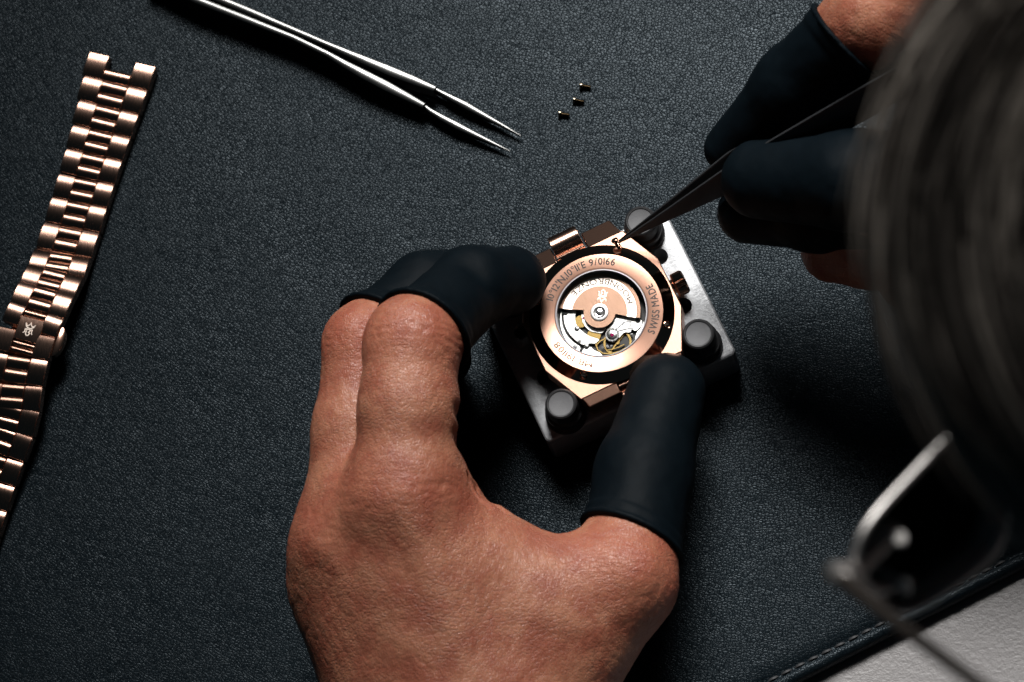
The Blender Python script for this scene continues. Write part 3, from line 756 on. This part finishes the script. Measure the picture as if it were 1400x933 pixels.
# ---------------- left hand
L_idx = [K(554, 676, 62, 13.0), K(558, 560, 66, 12.2), K(563, 470, 66, 11.7), K(645, 393, 46, 9.5), K(699, 384, 36, 8.5)]
L_mid = [K(476, 738, 49, 12.8), K(491, 590, 50, 11.6), K(502, 472, 49, 11.0), K(583, 398, 40, 9.2), K(658, 381, 34, 8.2)]
L_rng = [K(474, 806, 37, 11.8), K(500, 660, 33, 10.6), K(520, 560, 28, 10.2), K(560, 500, 18, 9.0), K(600, 490, 11, 8.0)]
L_pky = [K(492, 860, 26, 10.6), K(530, 740, 17, 9.2), K(560, 680, 11, 8.6), K(585, 650, 9.5, 7.6), K(600, 640, 8.5, 7.2)]
L_thb = [K(718, 990, 32, 16.0), K(853, 796, 39, 12.8), K(880, 650, 32, 11.6), K(912, 536, 25.5, 9.6)]
wr = [K(640, 1130, 33, 21), K(690, 1400, 42, 27)]
DENT = [(P(640, 372, 56), 4.2, 0.9), (P(654, 390, 55), 4.2, 0.9), (P(660, 410, 51), 4.0, 0.7)]
def dents(p, d):
    for c, r, dp in DENT: d = d+dp*np.exp(-((p-np.asarray(c, np.float32))**2).sum(1)/(r*r))
    return d
def left_hand(p):
    d = chain(p, L_idx, 4); d = smin(d, chain(p, L_mid, 4), 1.4); d = smin(d, chain(p, L_rng, 4), 2.0); d = smin(d, chain(p, L_pky, 4), 2.0)
    d2 = None
    for a, b in ((L_idx[0], K(655, 985, 40, 15)), (L_mid[0], K(600, 1000, 35, 15)), (L_rng[0], K(560, 1005, 30, 14)), (L_pky[0], K(545, 1005, 26, 13)),
                 (K(585, 690, 50, 12), K(715, 792, 44, 9.5)), (K(715, 792, 44, 9.5), K(835, 792, 40, 11)),
                 (K(640, 800, 48, 13), K(690, 980, 36, 16)), (K(750, 850, 43, 12), K(700, 980, 34, 16)),
                 (K(540, 800, 44, 14), K(600, 980, 32, 16)), (K(530, 715, 55, 12.4), K(632, 985, 40, 15)), (K(478, 790, 42, 11.6), K(578, 1000, 34, 14.5))):
        q = caps(p, a[:3], b[:3], a[3], b[3]); d2 = q if d2 is None else smin(d2, q, 12)
    d = smin(d, d2, 7.5); d = smin(d, chain(p, L_thb, 5), 8)
    d = smin(d, chain(p, [K(650, 1000, 35, 19)]+wr, 8), 12)
    # extensor tendons, knuckle caps, web fold
    for a, b, r, off in ((K(553, 680, 72.0, 0), K(650, 960, 54, 0), 2.4, 0), (K(465, 752, 60.0, 0), K(590, 985, 49, 0), 2.2, 0), (K(445, 826, 46, 0), K(545, 990, 41, 0), 1.8, 0)):
        d = smin(d, caps(p, a[:3], b[:3], r+0.8, r*0.8), 4.5)
    for c, r in ((K(540, 668, 68.0, 0), 4.2), (K(452, 740, 56.5, 0), 4.0), (K(866, 782, 47, 0), 4.0)):
        d = smin(d, np.linalg.norm(p-np.asarray(c[:3], np.float32), axis=1)-r, 6)
    for c, r in ((K(636, 604, 62, 0), 2.0), (K(632, 566, 64, 0), 1.6), (K(668, 668, 54, 0), 2.6)):          # flexion creases on the finger's inner side
        d = smax(d, -(np.linalg.norm((p-np.asarray(c[:3], np.float32))*np.array([1, 1, 0.35], np.float32), axis=1)-r), 2.5)
    for a, b, r in ((K(634, 655, 60, 0), K(668, 690, 57, 0), 1.3), (K(655, 668, 52, 0), K(690, 700, 52, 0), 1.0)):
        d = smax(d, -(caps(p, a[:3], b[:3], r, r*0.6)), 1.6)
    return dents(p, d)
def wrinkle(V, Nv):
    """raised and sunken folds over the knuckles, in finger coordinates; returns displacement and knuckle redness"""
    disp = np.zeros(len(V), np.float32); red = np.zeros(len(V), np.float32)
    wob = vnoise(V*0.22, 3)*1.5+vnoise(V*0.6, 4)*0.5
    for a, b, c, wid, lam, amp in ((L_idx[0], L_idx[1], L_idx[0], 11, 2.3, 0.22), (L_mid[0], L_mid[1], L_mid[0], 11, 2.3, 0.2), (L_idx[1], L_idx[2], L_idx[2], 9, 2.2, 0.26), (L_mid[1], L_mid[2], L_mid[2], 9, 2.2, 0.24),
                                  (L_thb[1], L_thb[2], L_thb[1], 12, 2.4, 0.2), (L_rng[0], L_rng[1], L_rng[0], 9, 2.2, 0.18)):
        ax_ = np.array(b[:3])-np.array(a[:3]); ax_ /= np.linalg.norm(ax_)
        q = V-np.array(c[:3], np.float32); s = q@ax_.astype(np.float32)
        m = np.exp(-(np.linalg.norm(q, axis=1)-c[3])**2/(2*5.0**2)-s**2/(2*(wid*0.55)**2))
        w = np.abs(((s+wob)/lam) % 1.0-0.5)*2; gr = np.exp(-(w/0.32)**2)
        brk = np.clip(0.6+vnoise(V*0.33, 8)*1.1, 0, 1)
        disp -= amp*m*gr*brk; red = np.maximum(red, m)
    # oblique fine folds over the back of the fingers and the web
    n1 = vnoise(np.stack([V[:, 0]*0.85+V[:, 1]*0.35, V[:, 1]*0.25-V[:, 0]*0.1, V[:, 2]*0.3], 1), 12)
    n2 = vnoise(np.stack([V[:, 0]*0.8-V[:, 1]*0.45, V[:, 1]*0.25+V[:, 0]*0.15, V[:, 2]*0.3], 1), 13)
    disp += -0.10*np.exp(-(n1/0.16)**2)-0.08*np.exp(-(n2/0.14)**2)+0.16*vnoise(V*0.16, 21)
    return disp, red
def vnormals(V, Q):
    n = np.cross(V[Q[:, 2]]-V[Q[:, 0]], V[Q[:, 3]]-V[Q[:, 1]]); o = np.zeros_like(V)
    for k in range(4):
        for c in range(3): o[:, c] += np.bincount(Q[:, k], n[:, c], len(V)).astype(np.float32)
    return o/np.maximum(np.linalg.norm(o, axis=1), 1e-9)[:, None]

def m_skin():
    m = mat('skin', (0.40, 0.20, 0.13), 0.46, 0, 0.42); k = N(m); co = k.coord()
    k.b.inputs['Subsurface Weight'].default_value = 0.2; k.b.inputs['Subsurface Radius'].default_value = (1.0, 0.33, 0.16); k.b.inputs['Subsurface Scale'].default_value = 0.0022
    red = k.n('ShaderNodeAttribute', attribute_name='knuckle').outputs['Fac']
    blot = k.noise(co, 110, 4, 0.65)
    base = k.mixc(k.ramp(blot, [(0.38, 0), (0.62, 1)]), (0.285, 0.090, 0.054), (0.395, 0.170, 0.100))
    base = k.mixc(k.math('MULTIPLY', red, 0.45), base, (0.345, 0.090, 0.054))
    nz = k.n('ShaderNodeTexNoise', Scale=260.0, Detail=2.0); k.l(co, nz.inputs['Vector'])
    def warp(rot, sc, amt):
        add = k.n('ShaderNodeVectorMath'); add.operation = 'MULTIPLY_ADD'; k.l(nz.outputs['Color'], add.inputs[0]); add.inputs[1].default_value = (amt,)*3; k.l(co, add.inputs[2])
        mp = k.n('ShaderNodeMapping'); mp.inputs['Rotation'].default_value = (0, 0, rot); mp.inputs['Scale'].default_value = sc; k.l(add.outputs[0], mp.inputs[0]); return mp.outputs[0]
    v1 = k.vor(warp(0.35, (1.0, 0.42, 0.7), 0.0016), 1700); v2 = k.vor(warp(0.25, (0.42, 1.0, 0.7), 0.0018), 1050)
    g1 = k.ramp(v1, [(0.0, 0.0), (0.2, 0.8), (0.5, 1.0)]); g2 = k.ramp(v2, [(0.0, 0.0), (0.10, 0.75), (0.4, 1.0)])
    fine = k.noise(co, 2400, 2, 0.65)
    var = k.ramp(k.noise(co, 70, 2), [(0.35, 0.25), (0.65, 1.0)])
    tot = k.math('MULTIPLY', k.math('MULTIPLY', g2, var), 0.00010); tot = k.math('MULTIPLY_ADD', g1, 0.00006, tot); tot = k.math('MULTIPLY_ADD', k.math('MULTIPLY', fine, var), 0.00010, tot)
    tot = k.math('MULTIPLY_ADD', k.noise(co, 380, 3, 0.6), 0.00007, tot)
    k.l(k.bump(tot, 1.0, 1.0), k.b.inputs['Normal'])
    base = k.mixc(k.math('MULTIPLY', k.math('SUBTRACT', 1.0, k.math('MULTIPLY', g1, g2)), 0.22), base, (0.27, 0.085, 0.05))
    k.l(base, k.b.inputs['Base Color'])
    k.l(k.ramp(fine, [(0.3, 0.34), (0.7, 0.52)]), k.b.inputs['Roughness'])
    return m
SKIN = m_skin()

# ---------------- right hand
R_idx = [K(1330, -75, 98, 14.5), K(1203, 22, 90, 12.8), K(1088, 118, 68, 9.8), K(998, 203, 50, 6.0)]
R_thb = [K(1350, 255, 82, 14), K(1165, 247, 72, 11.6), K(1040, 246, 58, 9.6)]
R_mid = [K(1400, 40, 92, 14), K(1230, 280, 66, 10.5), K(1120, 290, 52, 9.2), K(1024, 290, 41, 7.6)]
R_rng = [K(1430, 140, 84, 13), K(1300, 335, 56, 10), K(1190, 345, 46, 9), K(1138, 344, 40, 8.2)]
R_pky = [K(1450, 230, 74, 12), K(1370, 370, 50, 9), K(1290, 385, 42, 8.2), K(1240, 385, 38, 7.5)]
def right_hand(p):
    d = None
    for c in (R_idx, R_thb, R_mid, R_rng, R_pky):
        q = chain(p, c, 4); d = q if d is None else smin(d, q, 2)
    for a, b in ((R_idx[0], K(1560, 60, 96, 17)), (R_mid[0], K(1570, 90, 92, 17)), (R_rng[0], K(1570, 130, 86, 16)), (R_pky[0], K(1560, 170, 80, 15)), (R_thb[0], K(1540, 150, 84, 17)), (R_idx[0], R_thb[0])):
        d = smin(d, caps(p, a[:3], b[:3], a[3], b[3]), 9)
    d = smin(d, caps(p, K(1560, 110, 90, 0)[:3], K(1760, 60, 92, 0)[:3], 22, 24), 12)
    return d

# ---------------- head
HC = P(2185, 315, 385)
hx = P(1000, 270, 385)-HC; hx[2] += 20; hx /= np.linalg.norm(hx)                 # towards the crown and forehead
hy = np.cross([0, 0, 1], hx); hy /= np.linalg.norm(hy); hz = np.cross(hx, hy)
HAX = np.array([hx, hy, hz]); HR = np.array([99.0, 70.0, 80.0])
FACE = HC+hx*28-hz*62
def head(p):
    d = ell(p, HC, HAX, HR-9)
    d = smin(d, ell(p, HC+hx*18-hz*40, HAX, (62, 50, 62)), 14)                     # face, turned to the table
    d = smin(d, caps(p, HC+hx*44-hz*92, HC+hx*20-hz*108, 11, 9), 10)               # nose ridge
    d = smin(d, caps(p, HC-hx*30-hz*84, HC-hx*46-hz*70, 26, 30), 20)               # chin and jaw
    d = smin(d, caps(p, HC-hx*60-hz*10, HC-hx*150-hz*62, 54, 60), 20)              # neck
    for s in (1, -1):
        d = smin(d, ell(p, HC+hy*s*66-hx*14-hz*34, HAX, (16, 7, 26)), 4)           # ears
        d = smax(d, -(np.linalg.norm(p-(HC+hy*s*30+hx*22-hz*112).astype(np.float32), axis=1)-15), 8)
    return d
person = empty('person', (P(690, 1400, 0)[0], P(690, 1400, 0)[1], 0), 0, 'person with greying dark hair and finger cots on both hands working on the watch', 'person')
PO = np.array([P(690, 1400, 0)[0], P(690, 1400, 0)[1], 0])
def skin_part(name, V, Q, red, label):
    o = mk(name, (V-PO, Q), SKIN, person, 180); o['label'] = label
    at = o.data.attributes.new('knuckle', 'FLOAT', 'POINT'); at.data.foreach_set('value', red.astype(np.float32)); return o
lo, hi = bbox(L_idx+L_mid+L_rng+L_pky+L_thb+[K(650, 1000, 46, 19)]+wr, 0); lo -= 22; hi += 22; hi[2] += 4
V, Q = nets(left_hand, lo, hi, 0.6); dp, rd = wrinkle(V, None); V = V+vnormals(V, Q)*dp[:, None]
LH = skin_part('hand', V, Q, rd, 'left hand holding the watch between thumb and fingers')
lo, hi = bbox(R_idx+R_thb+R_mid+R_rng+R_pky+[K(1560, 110, 90, 0), K(1760, 60, 92, 0)], 30)
V, Q = nets(right_hand, lo, hi, 1.0)
n1 = vnoise(np.stack([V[:, 0]*0.5+V[:, 1]*0.6, V[:, 1]*0.2-V[:, 0]*0.2, V[:, 2]*0.3], 1), 12)
V = V+vnormals(V, Q)*(-0.14*np.exp(-(n1/0.2)**2)+0.15*vnoise(V*0.16, 21))[:, None]
RH = skin_part('hand', V, Q, np.zeros(len(V)), 'right hand gripping the black tweezers')
V, Q = nets(head, HC-230, HC+150, 2.2)
skin_part('head', V, Q, np.zeros(len(V))+0.2, 'bowed head of the person')

# ---------------- finger cots
def cot(ks, x0, n, roll=True, h=0.7, thick=0.7, fold=None, sm=4):
    x0 = np.asarray(x0, float); n = np.array(n, float); n /= np.linalg.norm(n)
    def f(p):
        d = chain(p, ks, sm)-thick
        if fold: d = dents(p, d)
        s = (p-x0.astype(np.float32))@n.astype(np.float32)
        if roll:
            d = d-0.42/(1+np.exp((s-4.2)*4.0))
            tr = np.sqrt((d-0.1)**2+(s-0.5)**2)-0.5
            d = smin(d, np.where(np.abs(s) < 6, tr, 9), 0.7)
        d = d+0.22*vnoise(p*0.13, 5)+0.10*vnoise(p*0.4, 6)
        return np.maximum(d, -s-0.2)
    lo, hi = bbox(ks, 16)
    V, Q = nets(f, lo, hi, h)
    return V-PO, Q
def cotobj(hand, *a, **k): return mk('finger_cot', cot(*a, **k), COT, hand, 180)
cotobj(LH, L_idx[1:], P(572, 436, 66), (0.36, 0.78, -0.5), fold=True)
cotobj(LH, L_mid[1:], P(505, 436, 49), (0.42, 0.80, -0.42))
cotobj(LH, L_rng[2:], P(545, 525, 24), (0.5, 0.6, -0.6))
cotobj(LH, L_thb[1:], P(866, 741, 37), (0.36, 0.9, -0.22))
cotobj(RH, R_idx, P(1163, 58, 82), (-0.77, -0.60, -0.35))
cotobj(RH, R_thb, P(1300, 248, 76), (-1, 0.05, -0.1))
cotobj(RH, R_mid[1:], P(1225, 285, 62), (-1, 0.0, -0.2))

# ---------------- sweater, out of the picture: ties the hands and the head together
SLEEVE = m_peg('dark_knit', (0.012, 0.013, 0.015), 0.8)
def sweater(p):
    lw, le, ls = P(690, 1340, 50), np.array([190, -400, 95.0]), np.array([430, -330, 240.0])
    rw, re, rs = P(1740, 65, 92), np.array([420, 190, 95.0]), np.array([520, 60, 250.0])
    d = smin(caps(p, lw, le, 37, 48), caps(p, le, ls, 48, 66), 20)
    d = smin(d, smin(caps(p, rw, re, 36, 48), caps(p, re, rs, 48, 66), 20), 10)
    c = (ls+rs)/2
    d = smin(d, caps(p, ls, rs, 72, 72), 40); d = smin(d, caps(p, c+[20, 0, -20], c+[110, 0, -260], 120, 120), 50)
    nk = HC-hx*150-hz*62
    d = smin(d, caps(p, nk, c+[10, 0, 10], 66, 80), 40)
    return d+1.2*vnoise(p*0.03, 2)
V_, Q_ = nets(sweater, (-60, -560, -180), (720, 380, 420), 6.0)
mk('sweater', (V_-PO, Q_), SLEEVE, person, 180)

# ---------------- hair: swept strands round the head
def hair():
    npt, ns = 14, 13500; t = np.linspace(0, 1, npt)[None]                # swept strands, layer over layer
    A = HAX@((CAM-HC)/np.linalg.norm(CAM-HC)); B = np.cross(A, [0.3, 0.5, 0.8]); B /= np.linalg.norm(B); C2 = np.cross(A, B)
    ph = np.arccos(rng.uniform(-0.25, 0.9995, ns))[:, None]; a0 = rng.uniform(0, 2*np.pi, ns)[:, None]; ln = rng.uniform(0.45, 1.25, ns)[:, None]
    cl = vnoise(np.c_[ph*9, a0*2.0, ph*0].astype(np.float32), 31)[:, None]; lay = rng.random(ns)[:, None]
    a = a0+ln*t; p_ = ph+0.05*cl*t+0.02*np.sin(3*a+4*cl)+0.16*(t-0.5)*rng.uniform(0.3, 1.0, (ns, 1))
    S_ = np.cos(p_)[..., None]*A+np.sin(p_)[..., None]*(np.cos(a)[..., None]*B+np.sin(a)[..., None]*C2)
    keep = (S_[:, :, 2].min(1) > -0.5)
    lift = (0.965+0.10*lay+0.03*cl+0.03*t*np.abs(cl)+(lay > 0.97)*0.05*t)[..., None]
    pts = (HC+(S_*HR*lift)@HAX)[keep]
    r = (0.34*np.minimum(1, (1-t)*4+0.25))[..., None]
    d = np.gradient(pts, axis=1); d /= np.maximum(np.linalg.norm(d, axis=2), 1e-6)[..., None]
    s = np.cross(d, pts-HC+1e-3); s /= np.maximum(np.linalg.norm(s, axis=2), 1e-6)[..., None]; w = np.cross(s, d)
    V = np.stack([pts+r*(math.cos(2.094*q)*s+math.sin(2.094*q)*w) for q in range(3)], 2)          # strand, point, corner
    base = (np.arange(len(pts))*npt*3)[:, None, None]+(np.arange(npt-1)*3)[None, :, None]; q = np.arange(3)[None, None]
    Fc = np.stack([base+q, base+(q+1) % 3, base+3+(q+1) % 3, base+3+q], -1).reshape(-1, 4)
    return V.reshape(-1, 3)-PO, Fc
def m_hair():
    m = mat('greying_hair', (0.05, 0.043, 0.038), 0.38, 0, 0.6); k = N(m)
    r = k.n('ShaderNodeNewGeometry').outputs['Random Per Island']
    k.l(k.mixc(k.ramp(r, [(0.3, 0), (0.95, 1)]), (0.035, 0.030, 0.027), (0.46, 0.41, 0.36)), k.b.inputs['Base Color']); return m
ho = mk('hair', hair(), m_hair(), person, 180); ho['kind'] = 'stuff'

# ------------------------------------------------------------------ spectacles on the person's face
def pz(px, py, z): return P(px, py, z)
gA, gB, gC, gD = pz(1150, 752, 335), pz(1345, 545, 322), pz(1385, 742, 300), pz(1228, 852, 312)
ctr = (gA+gB+gC+gD)/4
glasses = empty('spectacles', gD, 0, 'thin metal framed spectacles worn by the person, blurred at lower right', 'spectacles')
def rrect(c4, n=7, rr=0.33):
    o = []
    for i in range(4):
        p0, p1, p2 = c4[i-1], c4[i], c4[(i+1) % 4]
        a, b = p1+(p0-p1)*rr, p1+(p2-p1)*rr
        for k in range(n):
            t = k/(n-1); o.append((1-t)**2*a+2*t*(1-t)*p1+t*t*b)
    return o
loop = rrect([gA, gB, gC, gD])
fr_pts = [q-gD for q in loop]+[loop[0]-gD, loop[1]-gD]
mk('rim', tube(fr_pts, 0.8, 10), SPECT, glasses, 60)
nrm = np.cross(gB-gA, gD-gA); nrm /= np.linalg.norm(nrm)
mk('lens', ([tuple(q-gD+nrm*0.6) for q in loop]+[tuple(q-gD-nrm*0.6) for q in loop],
            [list(range(28)), list(range(55, 27, -1))]+[[i, (i+1) % 28, 28+(i+1) % 28, 28+i] for i in range(28)]), LENS, glasses, 30)
# second lens, beyond the nose
br = (gB-gA)*1.36
loop2 = rrect([q+br for q in (gA, gB, gC, gD)])
mk('rim', tube([q-gD for q in loop2]+[loop2[0]-gD, loop2[1]-gD], 1.05, 10), SPECT, glasses, 60)
mk('bridge', tube([gB-gD+(gC-gB)*0.3, gB-gD+(gC-gB)*0.22+(br*0.12), gA+br-gD+(gC-gB)*0.3], 1.4, 8), SPECT, glasses, 60)
hinge = pz(1141, 783, 338); ear = pz(1420, 1000, 392)
hp = mk('end_piece', tube([gA*0.7+gD*0.3-gD+(gB-gA)*0.28, gA*0.72+gD*0.28-gD, hinge-gD, hinge-gD+(ear-hinge)*0.05], [1.2, 1.5, 2.0, 1.6], 10), SPECT, glasses, 60)
mk('end_piece', tube([gA*0.28+gD*0.72-gD+(gB-gA)*0.12, gA*0.45+gD*0.55-gD, hinge-gD+(ear-hinge)*0.02], [1.0, 1.2, 1.2], 10), SPECT, glasses, 60)
for q in (gA*0.68+gD*0.32+(gB-gA)*0.24, gA*0.30+gD*0.70+(gB-gA)*0.12, hinge+(ear-hinge)*0.03):
    mk('hinge_screw', xf(lathe([(0, 1.4), (1.1, 1.4), (1.3, 1.1), (1.3, -0.5)], 16), Matrix.Translation(Vector(q-gD+nrm*np.sign(nrm[2])*1.2))), SPECT, glasses, 40)
mk('temple', tube([hinge-gD, hinge-gD+(ear-hinge)*0.3+np.array([0, 0, -2]), hinge-gD+(ear-hinge)*0.7, ear-gD, ear-gD+(ear-hinge)*0.2+np.array([0, 0, -14])], [1.5, 1.2, 1.2, 1.4, 1.6], 8), mat('temple_metal', (0.10, 0.085, 0.075), 0.4, 0.7), glasses, 60)
